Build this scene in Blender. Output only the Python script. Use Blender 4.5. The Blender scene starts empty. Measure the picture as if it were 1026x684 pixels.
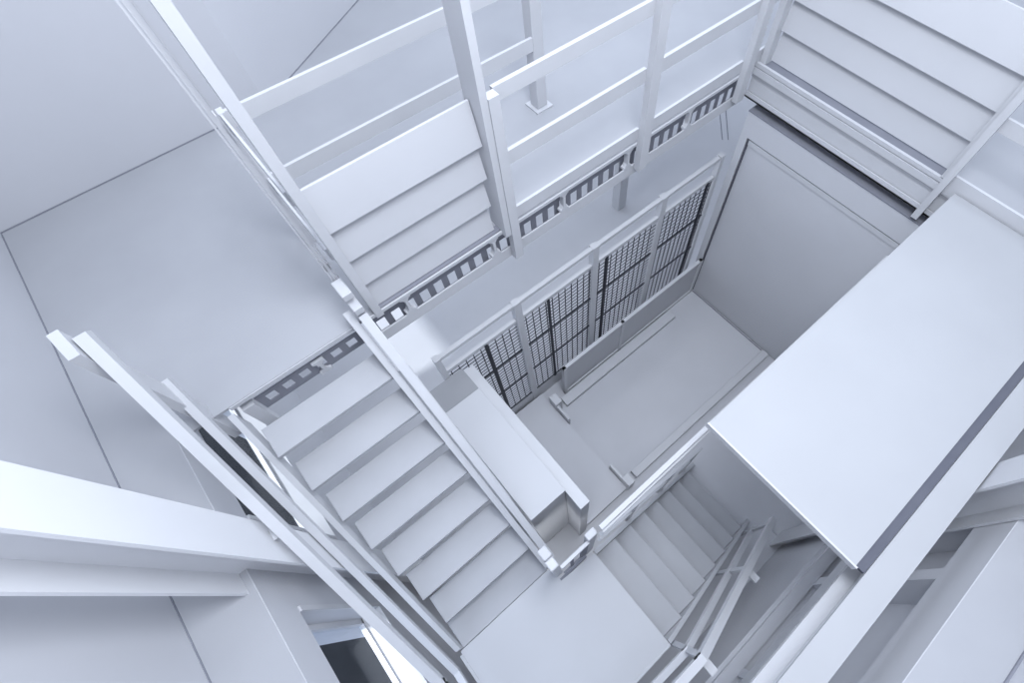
import bpy, bmesh, math
from mathutils import Vector, Matrix

# ------------------------------------------------------------------ set-up
ZO = 5.69                      # heights below are given relative to eye level; ground floor is world z = 0
L1, LA, L0 = -2.591, -4.20, -5.69
scn = bpy.context.scene
COL = scn.collection
PENDING_BASE = {}


# ------------------------------------------------------------------ materials
def mat(name, col, rough=0.55, var=0.03, scale=3.0, metal=0.0, spec=0.3):
    m = bpy.data.materials.new(name)
    m.use_nodes = True
    nt = m.node_tree
    b = nt.nodes['Principled BSDF']
    b.inputs['Roughness'].default_value = rough
    b.inputs['Metallic'].default_value = metal
    b.inputs['Specular IOR Level'].default_value = spec
    tc = nt.nodes.new('ShaderNodeTexCoord')
    no = nt.nodes.new('ShaderNodeTexNoise')
    no.inputs['Scale'].default_value = scale
    no.inputs['Detail'].default_value = 4
    cr = nt.nodes.new('ShaderNodeValToRGB')
    lo = [max(0, c - var) for c in col]
    hi = [min(1, c + var) for c in col]
    cr.color_ramp.elements[0].color = (*lo, 1)
    cr.color_ramp.elements[1].color = (*hi, 1)
    cr.color_ramp.elements[0].position = 0.3
    cr.color_ramp.elements[1].position = 0.7
    nt.links.new(tc.outputs['Object'], no.inputs['Vector'])
    nt.links.new(no.outputs['Fac'], cr.inputs['Fac'])
    nt.links.new(cr.outputs['Color'], b.inputs['Base Color'])
    return m


M = {
    'wall': mat('painted_plaster', (0.47, 0.475, 0.5), .8, .010, 1.3, spec=.1),
    'floor': mat('pale_screed', (0.34, 0.345, 0.365), .7, .015, 1.8, spec=.15),
    'steel': mat('white_painted_steel', (0.47, 0.475, 0.495), .45, .01, 5, spec=.3),
    'tread': mat('pale_grey_tread', (0.375, 0.38, 0.40), .6, .012, 4, spec=.2),
    'deck': mat('white_deck_plate', (0.46, 0.465, 0.485), .6, .008, 2, spec=.2),
    'board': mat('white_board', (0.44, 0.445, 0.465), .6, .008, 2.5, spec=.2),
    'lowfloor': mat('light_ground_screed', (0.47, 0.475, 0.5), .7, .012, 1.8, spec=.15),
    'plate': mat('pale_walkway_plate', (.345, .35, .365), .6, .008, 2, spec=.2),
    'column': mat('bright_column_paint', (.62, .625, .645), .5, .008, 3, spec=.2),
    'cabinet': mat('grey_cabinet', (0.5, 0.505, 0.52), .6, .01, 3, spec=.2),
    'greytop': mat('mid_grey_lid', (0.27, 0.275, 0.29), .6, .01, 3, spec=.2),
    'dark': mat('dark_seal_and_shade', (0.1, 0.103, 0.125), .85, .006, 8, spec=.1),  # door seal, and painted shade in the walkway gap
    'shadowgrey': mat('slate_grey_and_shade', (0.2, 0.205, 0.235), .8, .01, 6, spec=.1),  # slate parts, and shade painted as gap strips and crease lines
    'black': mat('black_wire', (.015, .017, .025), .5, .004, 8),
    'asphalt': mat('dark_asphalt', (.016, .017, .019), .9, .004, 14, spec=.1),
}
g = bpy.data.materials.new('clear_glass')
g.use_nodes = True
nt = g.node_tree
nt.nodes.clear()
out = nt.nodes.new('ShaderNodeOutputMaterial')
mx = nt.nodes.new('ShaderNodeMixShader')
tr = nt.nodes.new('ShaderNodeBsdfTransparent')
gl = nt.nodes.new('ShaderNodeBsdfGlossy')
gl.inputs['Roughness'].default_value = 0.02
mx.inputs[0].default_value = .05
tr.inputs['Color'].default_value = (.93, .96, 1, 1)
nt.links.new(tr.outputs[0], mx.inputs[1])
nt.links.new(gl.outputs[0], mx.inputs[2])
nt.links.new(mx.outputs[0], out.inputs[0])
M['glass'] = g


# ------------------------------------------------------------------ geometry helpers
class MB:
    """collects boxes and bars into one mesh (coordinates: z relative to eye level)"""

    def __init__(self):
        self.bm = bmesh.new()

    def hexa(self, v):
        vs = [self.bm.verts.new((p[0], p[1], p[2] + ZO)) for p in v]
        for f in ((0, 3, 2, 1), (4, 5, 6, 7), (0, 1, 5, 4), (1, 2, 6, 5), (2, 3, 7, 6), (3, 0, 4, 7)):
            self.bm.faces.new([vs[i] for i in f])
        return self

    def box(self, x0, x1, y0, y1, z0, z1):
        x0, x1 = sorted((x0, x1)); y0, y1 = sorted((y0, y1)); z0, z1 = sorted((z0, z1))
        return self.hexa([(x0, y0, z0), (x1, y0, z0), (x1, y1, z0), (x0, y1, z0),
                          (x0, y0, z1), (x1, y0, z1), (x1, y1, z1), (x0, y1, z1)])

    def bar(self, p, q, w, h, up=(0, 0, 1)):
        """rectangular bar from p to q, w across, h along up"""
        p = Vector(p); q = Vector(q)
        d = (q - p).normalized()
        s = d.cross(Vector(up)).normalized() * (w / 2)
        u = s.cross(d).normalized() * (h / 2)
        a = [p - s - u, p + s - u, p + s + u, p - s + u]
        b = [q - s - u, q + s - u, q + s + u, q - s + u]
        vs = [self.bm.verts.new((c[0], c[1], c[2] + ZO)) for c in a + b]
        for f in ((0, 1, 2, 3), (7, 6, 5, 4), (0, 4, 5, 1), (1, 5, 6, 2), (2, 6, 7, 3), (3, 7, 4, 0)):
            self.bm.faces.new([vs[i] for i in f])
        return self

    def prism(self, pts, axis, a0, a1):
        """extrude a closed outline along axis 'x' or 'y'; pts = (other horizontal, z)"""
        def P(p, a):
            return (a, p[0], p[1] + ZO) if axis == 'x' else (p[0], a, p[1] + ZO)
        A = [self.bm.verts.new(P(p, a0)) for p in pts]
        B = [self.bm.verts.new(P(p, a1)) for p in pts]
        self.bm.faces.new(A)
        self.bm.faces.new(B[::-1])
        n = len(pts)
        for i in range(n):
            self.bm.faces.new((A[i], B[i], B[(i + 1) % n], A[(i + 1) % n]))
        return self

    def plan(self, pts, z0, z1):
        """extrude an outline in plan between two heights"""
        A = [self.bm.verts.new((p[0], p[1], z0 + ZO)) for p in pts]
        B = [self.bm.verts.new((p[0], p[1], z1 + ZO)) for p in pts]
        self.bm.faces.new(A)
        self.bm.faces.new(B[::-1])
        n = len(pts)
        for i in range(n):
            self.bm.faces.new((A[i], B[i], B[(i + 1) % n], A[(i + 1) % n]))
        return self

    def build(self, name, m, parent=None, bevel=0.0):
        bmesh.ops.recalc_face_normals(self.bm, faces=self.bm.faces)
        if bevel:
            bmesh.ops.bevel(self.bm, geom=list(self.bm.edges), offset=bevel, segments=1, affect='EDGES')
        me = bpy.data.meshes.new(name)
        self.bm.to_mesh(me)
        self.bm.free()
        me.materials.append(M[m])
        o = bpy.data.objects.new(name, me)
        COL.objects.link(o)
        if parent is not None:
            o.parent = parent
            o.matrix_parent_inverse = Matrix.Translation(-Vector(parent.location))
        return o


def thing(name, label, cat, loc, group=None):
    o = bpy.data.objects.new(name, None)
    o.empty_display_size = 0.1
    COL.objects.link(o)
    o.location = (loc[0], loc[1], loc[2] + ZO)
    tag(o, label, cat, group)
    return o


def tag(o, label, cat, group=None):
    o['label'] = label
    o['category'] = cat
    if group:
        o['group'] = group
    return o


def struct(name, mb, m, label=None, bevel=0.0, parent=None):
    o = mb.build(name, m, parent, bevel)
    if parent is None:
        o['kind'] = 'structure'
        if label:
            o['label'] = label
            o['category'] = name.split('_')[0]
    return o


def ibeam(mb, axis, c, a0, a1, ztop, h, b, tf=.012, tw=.009):
    mb.box(*((a0, a1, c - b / 2, c + b / 2) if axis == 'x' else (c - b / 2, c + b / 2, a0, a1)), ztop - tf, ztop)
    mb.box(*((a0, a1, c - b / 2, c + b / 2) if axis == 'x' else (c - b / 2, c + b / 2, a0, a1)), ztop - h, ztop - h + tf)
    mb.box(*((a0, a1, c - tw / 2, c + tw / 2) if axis == 'x' else (c - tw / 2, c + tw / 2, a0, a1)), ztop - h + tf, ztop - tf)
    return mb


# ------------------------------------------------------------------ the shell
XR = 3.59                       # right edge of the stair opening
XL, YN = -1.10, -1.19           # lower walls
YE = 1.94                       # far edge of the stair opening
WALLTOP = 1.3

struct('floor', MB().box(-1.45, 9, -1.5, 9, L0 - .2, L0), 'lowfloor', 'pale ground floor under the upper slab and stairs')

up = MB()
up.box(-1.45, XL - .004, -1.5, YE, L1 - .10, L1)                 # left ledge
up.plan([(-1.45, YE), (9, YE), (9, 9.2), (.4, 4.3), (.4, 4.1), (-1.45, 4.1)], L1 - .018, L1)
up.box(XR + .01, 9, -1.5, YE, L1 - .10, L1)               # right side
up.box(XL - .004, XR + .01, -1.5, YN - .004, L1 - .10, L1)              # near ledge
struct('floor_upper', up, 'floor', 'pale upper floor around the stair opening')

struct('wall_left', MB().box(-1.60, -1.415, -1.7, 4.2, L1, WALLTOP), 'wall', 'tall pale wall on the left')
struct('wall_back', MB().plan([(-1.6, 4.04), (.43, 4.06), (9.2, 9.30), (9.2, 9.6), (.38, 4.28), (-1.6, 4.26)], L1, WALLTOP),
       'wall', 'tall pale back wall that bends at a thin vertical joint')
struct('wall_near', MB().box(-1.6, 9, -1.70, -1.49, L1, WALLTOP), 'wall', 'pale wall at the lower right of the upper floor')
struct('wall_right', MB().box(8.9, 9.1, -1.7, 9.3, L1, WALLTOP), 'wall', 'far pale wall at the right')

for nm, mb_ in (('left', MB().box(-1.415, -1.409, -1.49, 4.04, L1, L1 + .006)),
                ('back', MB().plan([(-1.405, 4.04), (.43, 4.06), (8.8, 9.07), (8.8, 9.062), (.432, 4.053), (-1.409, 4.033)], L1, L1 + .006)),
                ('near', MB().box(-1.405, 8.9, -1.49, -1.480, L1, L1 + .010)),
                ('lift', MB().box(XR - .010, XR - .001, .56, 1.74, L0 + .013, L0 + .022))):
    struct('crease_shade_' + nm, mb_, 'shadowgrey')  # thin dark strips paint corner shade along wall and floor creases

# lower left wall with window openings, X from -1.42 to -1.10
wl = MB()
HEAD, SILL = -2.87, -3.98
wins = [(-1.0, .87), (1.49, 2.95), (3.25, 4.9)]
ys = -1.5
for a, b in wins:
    wl.box(-1.42, XL, ys, a, L0, L1 - .002)
    wl.box(-1.24, XL, a, b, L0, SILL)
    wl.box(-1.42, XL, a, b, HEAD, L1 - .002)
    ys = b
wl.box(-1.42, XL, ys, 9, L0, L1 - .10)
struct('wall_left_lower', wl, 'wall', 'lower left wall with deep window openings beside the stair')
for i, (a, b) in enumerate(wins):
    w = MB()
    xf = -1.225
    w.box(xf - .012, xf + .02, a, a + .035, SILL, HEAD)
    w.box(xf - .012, xf + .02, b - .035, b, SILL, HEAD)
    w.box(xf - .012, xf + .02, a, b, HEAD - .04, HEAD)
    w.box(xf - .012, xf + .02, a, b, SILL, -3.90)
    wf = struct('window_%d' % (i + 1), w, 'steel')
    wf['label'] = ['window beside the stair landing at the bottom left, showing dark ground outside',
                   'window beside the open-riser stair behind the two sloping handrails',
                   'window lighting the ground floor under the upper slab'][i]
    wf['category'] = 'window'
    MB().box(xf - .006, xf - .002, a + .035, b - .035, -3.90, HEAD - .04).build('glass', 'glass', wf)
    # sloped inner sill
    MB().prism([(xf + .02, -3.92), (xf + .02, SILL), (XL + .015, SILL), (XL + .015, -3.965)], 'y', a, b).build('sill', 'steel', wf)
    # lining trim round the opening
    MB().box(XL, XL + .012, b, b + .03, SILL, HEAD).box(XL, XL + .012, a - .03, a, SILL, HEAD).build('lining', 'steel', wf)

# near (lower right) wall
wn = MB()
wn.box(-1.42, 9, -1.5, YN, L0, -4.45)
wn.box(-1.42, 9, -1.5, YN, L1 - .31, L1 - .002)
nwins = [(-.9, .55), (.62, 1.48), (1.56, 1.93), (2.25, 3.4)]
xs = -1.42
for a, b in nwins:
    wn.box(xs, a, -1.5, YN, -4.45, L1 - .31)
    wn.box(a, b, -1.5, -1.36, -4.45, L1 - .31)
    xs = b
wn.box(xs, 9, -1.5, YN, -4.45, L1 - .31)
struct('wall_near_lower', wn, 'wall', 'lower wall beside the stair with shallow recesses')
struct('trim_1', MB().box(-1.1, XR, YN, YN + .09, -4.46, -4.42).box(-1.1, XR, YN, YN + .12, L0, -4.46), 'wall', 'low ledge along the wall beside the lower flight')
struct('trim_2', MB().box(.3, XR, YN, YN + .05, -4.10, -3.95), 'steel')

# ceiling over the left part keeps the sun off the room; the rest opens to the sky
# ------------------------------------------------------------------ lift enclosure with its door
le = MB()
ZT = -2.965
le.box(XR, XR + 1.6, -1.19, .10, L0, ZT)
le.box(XR, XR + 1.6, 1.775, 1.85, L0, ZT)
le.box(XR + .06, XR + 1.6, .10, 1.775, L0, ZT)
le.box(XR, XR + .06, .10, 1.775, -3.20, ZT)
le.box(XR + .10, XR + 1.6, -1.19, 1.85, ZT, -2.88)
struct('wall_lift', le, 'wall', 'pale lift enclosure wall below the upper floor on the right')
struct('trim_shade', MB().box(XR - .004, XR + .099, -1.1, 1.85, ZT, ZT + .012), 'shadowgrey', 'dark strip standing for shade on top of the lift enclosure')  # deep shade under the slab edge, put into the strip's colour
d = MB().box(XR + .02, XR + .06, .12, 1.76, L0 + .01, -3.215)
do = struct('door_1', d, 'wall')
do['label'] = 'wide pale lift door in the enclosure wall on the right'
do['category'] = 'door'
MB().box(XR - .004, XR + .02, 1.755, 1.763, L0 + .01, -3.21).build('seal', 'dark', do)
MB().box(XR + .01, XR + .03, .12, 1.755, -3.27, -3.215).build('head_rail', 'steel', do)

# ------------------------------------------------------------------ beams round the opening
eb = thing('edge_beam', 'long edge beam with a row of square openings under the far side of the upper floor', 'beam', (1.4, YE, L1 - .30))
MB().box(.02, XR - .02, YE - .014, YE - .002, L1 - .026, L1 - .001).build('top_flange', 'steel', eb)
MB().box(.02, XR - .02, YE - .006, YE + .006, L1 - .300, L1 - .205).build('bottom_flange', 'steel', eb)


def openweb(x0, x1, yw, zt, zb, zo1, zo2, step, bar):
    w = MB()
    w.box(x0, x1, yw, yw + .006, zo1, zt)
    w.box(x0, x1, yw, yw + .006, zb, zo2)
    x = x0
    while x < x1 - .01:
        w.box(x, min(x + bar, x1), yw, yw + .006, zo2, zo1)
        x += step
    return w


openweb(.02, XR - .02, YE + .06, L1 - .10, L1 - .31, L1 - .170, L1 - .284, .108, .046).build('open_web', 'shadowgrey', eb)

eb2 = thing('edge_beam', 'short dark edge beam with square openings above the top of the open-riser stair', 'beam', (-.4, YE, L1 - .3))
MB().box(-.82, -.06, YE - .008, YE - .002, L1 - .03, L1 - .001).build('top_flange', 'steel', eb2)
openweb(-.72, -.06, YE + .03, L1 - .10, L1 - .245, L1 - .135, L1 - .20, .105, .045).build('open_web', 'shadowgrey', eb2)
MB().box(-.80, -.73, YE + .0, YE + .05, L1 - .40, L1 - .10).build('end_plate', 'steel', eb2)

jl = ['between the second and third posts', 'behind the double post', 'right of the double post', 'by the left end post', 'above the open-riser stair']
for n, (x, lab) in enumerate([(.285, 'joist end under the slatted panel near the left end post'),
                              (.965, 'joist end beside the foot of the double post'),
                              (1.575, 'joist end midway along the guardrail bay nearest the double post'),
                              (2.20, 'joist end beside the foot of the middle guardrail post'),
                              (2.86, 'joist end under the guardrail bay nearest the lift corner'),
                              (-.335, 'joist end above the top treads of the open-riser stair')]):
    y0 = YE + .004 if x > 0 else YE + .015
    j = MB()
    zt = L1 - .028 if x > 0 else L1 - .102
    h = .178 if x > 0 else .14
    # I-shaped end with rounded throats
    b, tf, tw = .075, .018, .02
    pr = [(-b / 2, 0), (b / 2, 0), (b / 2, -tf), (tw / 2 + .014, -tf - .006), (tw / 2, -tf - .026), (tw / 2, -h + tf + .026),
          (tw / 2 + .014, -h + tf + .006), (b / 2, -h + tf), (b / 2, -h), (-b / 2, -h), (-b / 2, -h + tf), (-tw / 2 - .014, -h + tf + .006),
          (-tw / 2, -h + tf + .026), (-tw / 2, -tf - .026), (-tw / 2 - .014, -tf - .006), (-b / 2, -tf)]
    j.prism([(x + p[0], zt + p[1]) for p in pr], 'y', y0 - .010, y0 + .03 if x > 0 else y0 + .010)
    tag(j.build('floor_joist', 'steel'), 'white I-shaped ' + lab, 'joist', 'joist ends along the slab edge')

rb = thing('edge_beam', 'right edge beam below the large slatted panel with two bright rails along it', 'beam', (XR, .9, L1 - .28))
MB().box(XR, XR + .13, .0, YE, L1 - .28, L1 - .265).box(XR - .0, XR + .012, .0, YE, L1 - .28, L1 - .23).build('bottom_flange', 'steel', rb)
MB().box(XR + .02, XR + .03, .0, YE, L1 - .265, L1 - .06).build('web', 'steel', rb)
MB().box(XR, XR + .03, .0, YE, L1 - .072, L1 - .020).build('lower_rail', 'steel', rb)
MB().box(XR + .004, XR + .03, .0, YE, L1 - .008, L1 + .022).build('upper_rail', 'steel', rb)

ob = thing('platform_beam', 'long bright I-beam running beside the outer edge of the walkway platform', 'beam', (1.5, -.90, L1 - .27))
MB().box(-.75, XR, -.975, -.83, L1 - .014, L1).build('top_flange', 'plate', ob)
MB().box(-.75, XR, -.907, -.898, L1 - .256, L1 - .014).build('web', 'steel', ob)
MB().box(-.75, XR, -.975, -.83, L1 - .27, L1 - .256).build('bottom_flange', 'deck', ob)

# ------------------------------------------------------------------ walkway platform
wp = thing('walkway_platform', 'big flat white walkway plate on the right, above the lower stair', 'platform', (2.3, -.3, L1 - .05))
MB().box(1.085, XR - .02, -.78, .155, L1 - .035, L1).build('deck', 'plate', wp)
MB().box(1.075, 1.085, -.79, .165, L1 - .045, L1 + .004).build('edge_trim', 'steel', wp)
MB().box(1.09, XR - .02, -.828, -.782, L1 - .03, L1 - .008).build('gap_shade_strip', 'dark', wp)  # dark strip paints in the shade between plate and beam

# ------------------------------------------------------------------ stairs
RS, GO, Y0 = .2012, .192, .283
fl = thing('stair_flight', 'open-riser white stair rising from the landing to the upper floor', 'stairs', (-.4, .3, LA))
for n in range(0, 8):
    z = LA + n * RS
    y = Y0 + n * GO
    if n == 0:
        MB().box(-.835, -.056, y + .004, y + .225, z - .04, z).build('tread', 'tread', fl, .003)
    else:
        MB().box(-.800, -.056, y, y + .212, z - .032, z).build('tread', 'tread', fl, .003)
SL = RS / GO


def zn(y, off=0):
    return LA + (y - Y0) * SL + off


y0, y1 = Y0 + .01, 1.93
MB().prism([(y0, zn(y0) - .16), (y1, zn(y1) - .22), (y1, zn(y1) + .04), (y0, zn(y0) + .10)], 'x', -.055, -.012).build('stringer', 'steel', fl)
MB().prism([(.29, -4.16), (.29, -4.06), (1.925, -2.634), (1.925, -2.80)], 'x', -.862, -.828).build('stringer', 'steel', fl)
MB().bar((.026, .55, zn(.55) - .19), (.026, 1.70, zn(1.70) - .19), .076, .012).build('stringer_flange', 'steel', fl)

ld = thing('stair_landing', 'pale quarter landing between the two stair flights', 'landing', (-.3, -.2, LA - .1))
MB().plan([(-.865, -.67), (.302, -.67), (.302, .135), (.0, .157), (-.02, .157), (-.02, Y0), (-.865, Y0)], LA - .04, LA).build('deck', 'deck', ld)
MB().box(-.865, .302, -.69, -.67, LA - .2, LA + .005).box(-.885, -.865, -.69, .26, LA - .2, LA + .005).build('edge_channel', 'steel', ld)
MB().box(-.02, .24, .158, .175, LA - .2, LA + .005).build('inner_channel', 'shadowgrey', ld)

R2, G2, X0 = .1862, .2006, .302
f2 = thing('stair_flight', 'closed lower stair flight going down from the landing under the walkway plate', 'stairs', (1.0, -.25, L0))
for n in range(1, 8):
    z = LA - n * R2
    x = X0 + n * G2
    MB().box(x - G2 + .004, x + .012, -.645, .118, z - .035, z).build('tread', 'tread', f2, .003)
for n in range(0, 8):
    x = X0 + n * G2
    MB().box(x + .004, x + .016, -.645, .118, LA - (n + 1) * R2, LA - n * R2 - .036) if n == 0 else MB().box(x - .012, x, -.645, .118, LA - (n + 1) * R2, LA - n * R2 - .036).build('riser', 'tread', f2)


def zs(x, off=0):
    return LA - (x - X0) * R2 / G2 + off


for ya, yb in ((.12, .155), (-.68, -.648)):
    x0, x1 = X0 + .004, X0 + 8 * G2 - .02
    MB().prism([(x0, zs(x0) - .2), (x0 + .0, zs(x0) + .03), (x1 - .1, zs(x1 - .1) + .03), (x1, zs(x1) + .0), (x1, L0), (x1 - .08, L0)], 'y', ya, yb)\
        .build('stringer', 'steel', f2)

# ------------------------------------------------------------------ handrails on the wall side (flight 1, landing, flight 2)
XH, YH = -.90, -.70
hr = thing('wall_handrail', 'double sloping handrail on the window side, wrapping round the landing and down the lower flight', 'handrail', (XH, .2, LA))


def path(pts, w, h):
    m = MB()
    for i in range(len(pts) - 1):
        m.bar(pts[i], pts[i + 1], w, h)
    for p in pts[1:-1]:
        s = w * .5
        m.box(p[0] - s, p[0] + s, p[1] - s, p[1] + s, p[2] - h * .5, p[2] + h * .5)
    return m


path([(-.872, 2.013, -1.78), (-.872, .165, -3.40), (-.872, YH, -3.36), (.31, YH, -3.29), (1.735, YH, -4.72)], .050, .055).build('top_rail', 'steel', hr)
path([(XH, 2.06, -2.29), (XH, .19, -3.95), (XH, YH, -3.86), (.32, YH, -3.73), (1.74, YH, -5.27)], .042, .045).build('mid_rail', 'steel', hr)
MB().hexa([(-.948, 1.925, L1 - .25), (-.905, 1.925, L1 - .25), (-.905, 2.03, L1 - .25), (-.948, 2.03, L1 - .25),
           (-.948, 1.925, -1.78), (-.905, 1.925, -1.78), (-.905, 2.03, -1.72), (-.948, 2.03, -1.72)]).build('end_post', 'steel', hr)
for b in ((-.928, -.875, 1.13, 1.195, -2.585, -2.55), (XH - .15, XH - .026, .08, .15, -3.53, -3.49)):
    MB().box(*b).build('bracket', 'steel', hr)
for x in (.33, 1.08, 1.68):
    zt = -3.31 if x < .4 else -3.29 - (x - .31) * 1.0036
    MB().bar((x, YH, zt - 1.0), (x, YH, zt - .02), .022, .04, up=(1, 0, 0)).build('post', 'steel', hr)
    MB().box(x - .025, x + .025, YH - .11, YH - .02, zt - .07, zt - .03).build('bracket', 'steel', hr)
MB().bar((XH, -.2, LA - .2), (XH, -.2, -3.45), .03, .05, up=(0, 1, 0)).build('post', 'steel', hr)

# ------------------------------------------------------------------ inner guard in the stair well
ig = thing('inner_handrail', 'straight inner handrail of the open-riser stair, ending at a newel on the landing corner', 'handrail', (.0, .25, LA))
MB().bar((.027, .33, zn(.33) + .11), (.027, 1.86, zn(1.86) + .11), .052, .045).build('sloping_rail', 'steel', ig)
MB().box(-.03, .03, .195, .265, LA + .002, LA + .93).build('newel_post', 'steel', ig, .006)
MB().box(-.025, .035, .266, .340, LA + .87, LA + .95).build('newel_cap', 'deck', ig, .006)
MB().box(.006, .048, 1.87, 1.925, -2.75, -2.40).build('end_post', 'steel', ig)
MB().box(.000, .054, 1.837, 1.925, -2.40, -2.35).build('end_block', 'deck', ig, .004)
MB().box(-.004, .054, 1.875, 1.998, -2.30, -2.25).build('end_block', 'deck', ig, .004)

up_post = thing('well_post', 'tall slim triple-barred post rising beside the top of the open-riser stair', 'post', (.025, 2.02, L1))
MB().box(.024, .040, 2.01, 2.028, L1, -.35).build('inner_bar', 'deck', up_post)
MB().box(.012, .019, 2.012, 2.026, L1, -.35).build('outer_bar', 'steel', up_post)
MB().box(.045, .052, 2.012, 2.026, L1, -.35).build('outer_bar', 'steel', up_post)
for z in (-2.15,):
    MB().box(.012, .052, 2.028, 2.036, z - .05, z).build('tie_plate', 'steel', up_post)

lg = thing('landing_guard', 'short guard with a bright level rail between the two newels in the stair well', 'guardrail', (.2, .185, LA))
MB().box(.03, .25, .168, .19, LA + .86, LA + .92).build('top_rail', 'deck', lg)
MB().box(.03, .25, .172, .186, LA + .1, LA + .14).box(.10, .125, .172, .186, LA + .14, LA + .86).box(.19, .25, .172, .186, LA + .14, LA + .86).build('infill_bar', 'shadowgrey', lg)
MB().box(.25, .325, .176, .222, LA - .2, LA + .98).build('newel_post', 'deck', lg, .005)
MB().box(.34, 3.3, .165, .195, -3.13, -3.09).build('level_rail', 'deck', lg)
MB().box(.34, 3.3, .150, .160, -3.17, -3.13).build('rail_strip', 'steel', lg)

wg = thing('well_guard', 'thin sloping guard with slim posts on the inner side of the lower flight', 'guardrail', (1.0, .18, L0))
MB().bar((.36, .17, zs(.36) + .80), (1.72, .17, zs(1.72) + .80), .028, .03).build('top_rail', 'steel', wg)
MB().bar((.36, .17, zs(.36) + .42), (1.72, .17, zs(1.72) + .42), .024, .03).build('mid_rail', 'steel', wg)
for x in (.75, 1.25, 1.68):
    MB().box(x - .018, x + .018, .158, .19, zs(x) - .15, zs(x) + .80).build('post', 'steel', wg)

# ------------------------------------------------------------------ guardrail along the far edge
gd = thing('guardrail', 'white guardrail along the far edge of the upper floor with two rails and square posts', 'guardrail', (2.2, YE, L1))
MB().box(1.078, 1.142, YE - .065, YE - .012, L1 - .29, -1.62).build('post', 'steel', gd)
MB().box(2.262, 2.345, YE - .065, YE - .012, L1 - .24, -1.60).build('post', 'steel', gd)
MB().box(3.385, 3.470, YE - .065, YE - .012, L1 - .22, -1.60).build('post', 'steel', gd)
for x0, x1 in ((1.142, 2.262), (2.345, 3.385), (3.47, 3.66)):
    MB().box(x0, x1, YE - .012, YE + .012, -1.70, -1.615).build('top_rail', 'steel', gd)
    MB().box(x0, x1, YE - .012, YE + .012, -2.115, -2.02).build('mid_rail', 'steel', gd)
    MB().box(x0, x1, YE - .012, YE + .008, -2.563, -2.465).build('toe_board', 'steel', gd)

gr = thing('guardrail', 'guardrail at the right edge beside the walkway plate, with one tall post', 'guardrail', (XR, 0, L1))
MB().box(XR - .06, XR - .004, .225, .272, L1 - .30, -1.60).build('post', 'steel', gr)
for z0, z1, nm in ((-1.70, -1.615, 'top_rail'), (-2.135, -2.045, 'mid_rail'), (L1 - .06, -2.50, 'toe_board')):
    MB().box(XR - .004, XR + .018, -1.0, .225, z0, z1).build(nm, 'steel', gr)

gb = thing('guardrail', 'second guardrail standing further back on the upper floor behind the left slatted panel', 'guardrail', (1, 2.65, L1))
MB().box(.10, 1.93, 2.65, 2.67, -1.725, -1.638).build('top_rail', 'steel', gb)
MB().box(.10, 1.93, 2.65, 2.67, -2.125, -2.035).build('mid_rail', 'steel', gb)
MB().box(.05, .10, 2.64, 2.69, L1, -1.635).build('post', 'steel', gb)
MB().box(.072, .084, 2.0, 2.64, -1.725, -1.638).build('return_rail', 'steel', gb)
MB().box(.072, .084, 2.0, 2.64, -2.125, -2.035).build('return_rail', 'steel', gb)

# ------------------------------------------------------------------ slatted panels
sp = thing('slatted_panel', 'panel of four lapped white boards between two tall posts, left of the guardrail', 'panel', (.58, YE, L1))
MB().box(.086, .133, YE - .02, YE + .05, L1 - .04, -.30).build('post', 'steel', sp)
MB().box(1.036, 1.078, YE - .055, YE + .10, L1 - .03, -.30).build('post', 'steel', sp)
zz = [-1.660, -1.895, -2.125, -2.345, -2.56]
for k in range(4):
    a, b = 1.940 + .006 * k, 1.985 + .006 * k
    xe = 1.030 - .010 * k
    MB().hexa([(.135, a, zz[k + 1] - .012), (xe, a, zz[k + 1] - .012), (xe, a + .014, zz[k + 1] - .012), (.135, a + .014, zz[k + 1] - .012),
               (.135, b, zz[k]), (xe, b, zz[k]), (xe, b + .014, zz[k]), (.135, b + .014, zz[k])]).build('board', 'board', sp)
MB().box(.135, 1.034, YE, YE + .05, L1 + .001, L1 + .008).build('board_gap_shade', 'shadowgrey', sp)  # dark strip paints in the shaded gap below the boards

sr = thing('slatted_panel', 'large panel of lapped white boards along the right edge of the upper floor', 'panel', (3.7, 1.1, L1))
XS = 3.675
zz = [-1.622, -1.853, -2.085, -2.31, -2.545]
for k in range(4):
    a, b = XS - .006 + .006 * k, XS + .045 + .006 * k
    MB().hexa([(a, .30, zz[k + 1] - .012), (a + .014, .30, zz[k + 1] - .012), (a + .014, 1.87, zz[k + 1] - .012), (a, 1.87, zz[k + 1] - .012),
               (b, .30, zz[k]), (b + .014, .30, zz[k]), (b + .014, 1.87, zz[k]), (b, 1.87, zz[k])]).build('board', 'board', sr)
MB().box(XS - .05, XS + .03, 1.872, 1.924, L1, -.6).build('post', 'steel', sr)
MB().box(XR + .002, XS - .0, .272, .298, L1 + .03, -.6).build('post', 'steel', sr)
MB().box(XR + .034, XS + .06, .30, 1.87, L1 + .001, L1 + .012).build('board_gap_shade', 'shadowgrey', sr)  # painted gap shade again, below the right-hand boards

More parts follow.
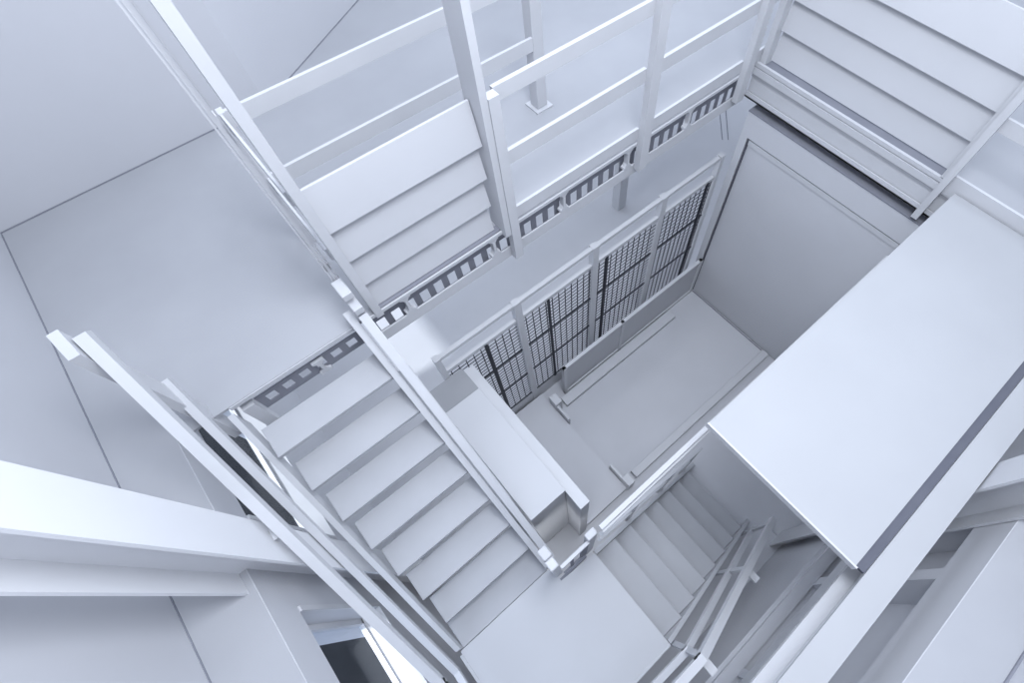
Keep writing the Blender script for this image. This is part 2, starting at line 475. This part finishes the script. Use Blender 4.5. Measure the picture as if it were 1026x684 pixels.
# ------------------------------------------------------------------ mesh screen on the ground floor
ms = thing('mesh_screen', 'grey framed screen of black wire mesh standing under the slab edge', 'fence', (1.9, YE, L0))
px = [.26, 1.035, 1.905, 2.76, 3.55]
for i, x in enumerate(px):
    w = .035 if i in (1, 2, 3) else .025
    MB().box(x - w, x + w, YE - .02, YE + .04, L0, -3.49).build('post', 'steel', ms)
for i in range(4):
    a, b = px[i] + .035, px[i + 1] - .035
    if i == 0:
        a = px[0] + .025
    MB().box(a, b, YE - .012, YE + .025, -3.535, -3.495).build('top_rail', 'steel', ms)
    MB().box(a, b, YE - .01, YE + .02, -3.775, -3.735).build('mid_rail', 'steel', ms)
    MB().box(a, b, YE - .01, YE + .015, L0, -5.43).build('kick_plate', 'steel', ms)
    mh = MB()
    x = a + .03
    while x < b - .01:
        mh.box(x - .004, x + .004, YE - .004, YE + .002, -5.43, -3.775)
        x += .0752
    z = -3.80
    while z > -5.42:
        mh.box(a, b, YE + .002, YE + .007, z - .0032, z + .0032)
        z -= .0555
    mh.build('wire_mesh', 'black', ms)
    for z in (-4.297, -4.856, -5.41):
        MB().box(a, b, YE - .012, YE - .004, z - .008, z + .008).build('cross_bar', 'black', ms)
    xt = [.665, 1.346, 2.053, 3.43][i]
    MB().box(xt - .014, xt + .014, YE - .022, YE - .012, -5.42, -3.76).build('flat_bar', 'black', ms)

# ------------------------------------------------------------------ platform lift in the well
PF = L0
kb = thing('goods_lift_platform', 'recessed lift platform with low kerbs in front of the wide lift door', 'lift', (2.3, 1.1, PF))
MB().box(1.11, XR - .01, .55, 1.60, PF, PF + .012).build('deck', 'lowfloor', kb)
MB().box(1.25, 3.10, 1.605, 1.72, PF, PF + .07).build('kerb', 'steel', kb, .004)
MB().box(1.28, XR - .01, .455, .545, PF, PF + .07).build('kerb', 'steel', kb, .004)

lp = thing('low_side_panel', 'low framed panel standing on the floor in front of the mesh screen', 'panel', (2.3, 1.77, PF))
MB().box(1.36, XR - .03, 1.765, 1.78, PF + .05, -5.02).build('sheet', 'board', lp)
MB().box(1.34, XR - .02, 1.75, 1.79, -5.02, -4.985).build('top_rail', 'steel', lp)
MB().box(1.34, XR - .02, 1.75, 1.79, PF, PF + .05).build('bottom_rail', 'steel', lp)
for x in (1.34, 2.22, XR - .06):
    MB().box(x, x + .04, 1.745, 1.795, PF, -4.985).build('post', 'steel', lp)

for lab, ya, yb, yc, yd in (('gate stop at the far corner of the lift platform near the mesh screen', 1.63, 1.76, 1.42, 1.63),
                            ('gate stop at the near corner of the lift platform by the stair', .42, .54, .54, .73)):
    gs = thing('gate_stop', 'small grey ' + lab, 'stop', (1.13, ya, L0), 'gate stops of the lift platform')
    MB().box(1.108, 1.20, ya, yb, L0, L0 + .26).build('block', 'steel', gs, .004)
    MB().box(1.112, 1.142, yc, yd, L0 + .013, L0 + .22).build('blade', 'steel', gs, .003)

st = struct('trim_4', MB().box(.50, 1.105, .44, 1.90, L0, L0 + .11), 'lowfloor')

struct('trim_5', MB().bar((6.55, 3.90, L0 + .002), (6.05, 3.39, L0 + .002), .012, .004), 'shadowgrey')
struct('trim_6', MB().bar((6.70, 3.90, L0 + .002), (6.12, 3.33, L0 + .002), .012, .004), 'shadowgrey')

# ------------------------------------------------------------------ cabinets beside the stair
cb = thing('tall_cabinet', 'tall pale box cabinet beside the open-riser stair', 'cabinet', (.25, 1.1, L0))
MB().box(.075, .398, .588, 1.66, L0 + .03, -3.80).build('body', 'cabinet', cb, .003)
MB().box(.072, .400, .585, 1.663, -3.80, -3.785).build('lid', 'deck', cb, .002)
MB().box(.10, .39, .61, 1.64, L0, L0 + .03).build('plinth', 'shadowgrey', cb)
cc = thing('low_cabinet', 'grey-topped cabinet between the tall cabinet and the mesh screen', 'cabinet', (.25, 1.8, L0))
MB().box(.075, .398, 1.67, 1.915, L0, -3.83).build('body', 'cabinet', cc, .003)
MB().box(.072, .400, 1.667, 1.917, -3.83, -3.82).build('lid', 'greytop', cc, .002)
pw = thing('partition_wall', 'thin free-standing partition along the right side of the tall cabinet', 'partition', (.45, 1.1, L0))
MB().box(.402, .492, .416, 1.90, L0, -3.875).build('panel', 'wall', pw, .003)
MB().box(.401, .493, .415, 1.901, -3.875, -3.86).build('cap', 'steel', pw, .002)

# ------------------------------------------------------------------ columns
c0 = thing('square_column', 'square white column standing on the ground floor beyond the mesh screen', 'column', (3.86, 3.48, L0))
MB().box(3.78, 3.93, 3.41, 3.55, L0, L1 - .018).build('shaft', 'steel', c0, .004)
c1 = thing('square_column', 'slim white column on a square base plate on the upper floor', 'column', (1.98, 2.70, L1))
MB().box(1.935, 2.025, 2.655, 2.745, L1 + .012, WALLTOP).build('shaft', 'steel', c1, .004)
MB().box(1.905, 2.055, 2.625, 2.775, L1, L1 + .012).build('base_plate', 'steel', c1)

hc = thing('steel_column', 'big white H-section column close by on the left, in front of the windows', 'column', (-1.03, 1.13, L0))
MB().box(-.945, -.93, 1.010, 1.243, L0, WALLTOP).build('front_flange', 'column', hc)
MB().box(-1.135, -.945, 1.120, 1.132, L0, WALLTOP).build('web', 'column', hc)
MB().box(-1.150, -1.135, 1.010, 1.243, L1, WALLTOP).build('back_flange', 'column', hc)

hr2 = thing('steel_column', 'white H-section column at the right behind the long bright I-beam', 'column', (1.95, -1.09, L0))
MB().box(1.86, 2.075, -1.000, -.985, L0, WALLTOP).build('front_flange', 'steel', hr2)
MB().box(1.962, 1.974, -1.170, -1.000, L0, WALLTOP).build('web', 'steel', hr2)
MB().box(1.86, 2.075, -1.185, -1.170, L0, WALLTOP).build('back_flange', 'steel', hr2)

# outside ground seen through the windows
struct('ground', MB().box(-12, -1.46, -8, 12, L0 - .35, L0 - .25), 'asphalt', 'dark ground outside the windows')

# ------------------------------------------------------------------ camera
P = (580.70456329, 349.80291544)
F = 501.8408978
R = Matrix(((.75147825, .59023703, -.29478923), (-.65974015, .67554862, -.32920661), (.00483453, .4418759, .89706316)))
cam = bpy.data.cameras.new('camera')
co = bpy.data.objects.new('camera', cam)
COL.objects.link(co)
mw = R.to_4x4()
mw.translation = (0, 0, ZO)
co.matrix_world = mw
cam.sensor_fit = 'HORIZONTAL'
cam.sensor_width = 36
cam.lens = F / 1026 * 36
cam.shift_x = (513 - P[0]) / 1026
cam.shift_y = (P[1] - 342) / 1026
cam.clip_start = .02
scn.camera = co

# ------------------------------------------------------------------ light
w = bpy.data.worlds.new('sky')
scn.world = w
w.use_nodes = True
bg = w.node_tree.nodes['Background']
bg.inputs['Color'].default_value = (.75, .84, 1.0, 1)
bg.inputs['Strength'].default_value = 1.15
def sun_spot(loc, aim, energy, size):
    l = bpy.data.lights.new('sun_standin', 'SPOT')
    l.energy = energy
    l.spot_size = math.radians(size)
    l.spot_blend = .25
    l.shadow_soft_size = .16
    l.color = (1, .99, .96)
    o = bpy.data.objects.new('sun_standin', l)
    COL.objects.link(o)
    o.location = (loc[0], loc[1], loc[2] + ZO)
    o.rotation_euler = (Vector(aim) - Vector(loc)).to_track_quat('-Z', 'Y').to_euler()


# added spots outside, standing in for sun reaching the windows
sun_spot((-4.6, 3.6, 1.6), (-1.2, 3.0, -3.6), 1700, 26)
sun_spot((-3.1, 1.5, 1.5), (-1.2, .55, -3.9), 2000, 18)


def lamp(name, loc, sx, sy, energy, aim=(0, 0, -1)):
    l = bpy.data.lights.new(name, 'AREA')
    l.shape = 'RECTANGLE'
    l.size, l.size_y = sx, sy
    l.energy = energy
    l.color = (.90, .94, 1)
    o = bpy.data.objects.new(name, l)
    COL.objects.link(o)
    o.location = (loc[0], loc[1], loc[2] + ZO)
    o.rotation_euler = Vector(aim).to_track_quat('-Z', 'Y').to_euler()
    return o


# added fill lights, unseen, under the upper slab, walkway plate and landing
lamp('underside_fill', (1.9, 3.3, L1 - .16), 3.0, .5, 9)
lamp('underside_fill', (2.3, -.3, L1 - .06), 1.8, .5, 1.2)
lamp('stair_fill', (-.45, -.1, LA - .22), .5, .3, 3.5, (.7, .5, -.5))  # added fill for the dark space beside the cabinets

# unseen soft light added over the stair well, with no fitting
pl = bpy.data.lights.new('well_fill_light', 'POINT')
pl.energy = 300
pl.shadow_soft_size = .75
pl.color = (.88, .925, 1)
po = bpy.data.objects.new('well_fill_light', pl)
COL.objects.link(po)
po.location = (.9, .3, ZO + 1.3)

vs = scn.view_settings
vs.view_transform = 'Standard'
vs.look = 'None'
vs.gamma = 1
vs.exposure = 1.07
vs.use_curve_mapping = False
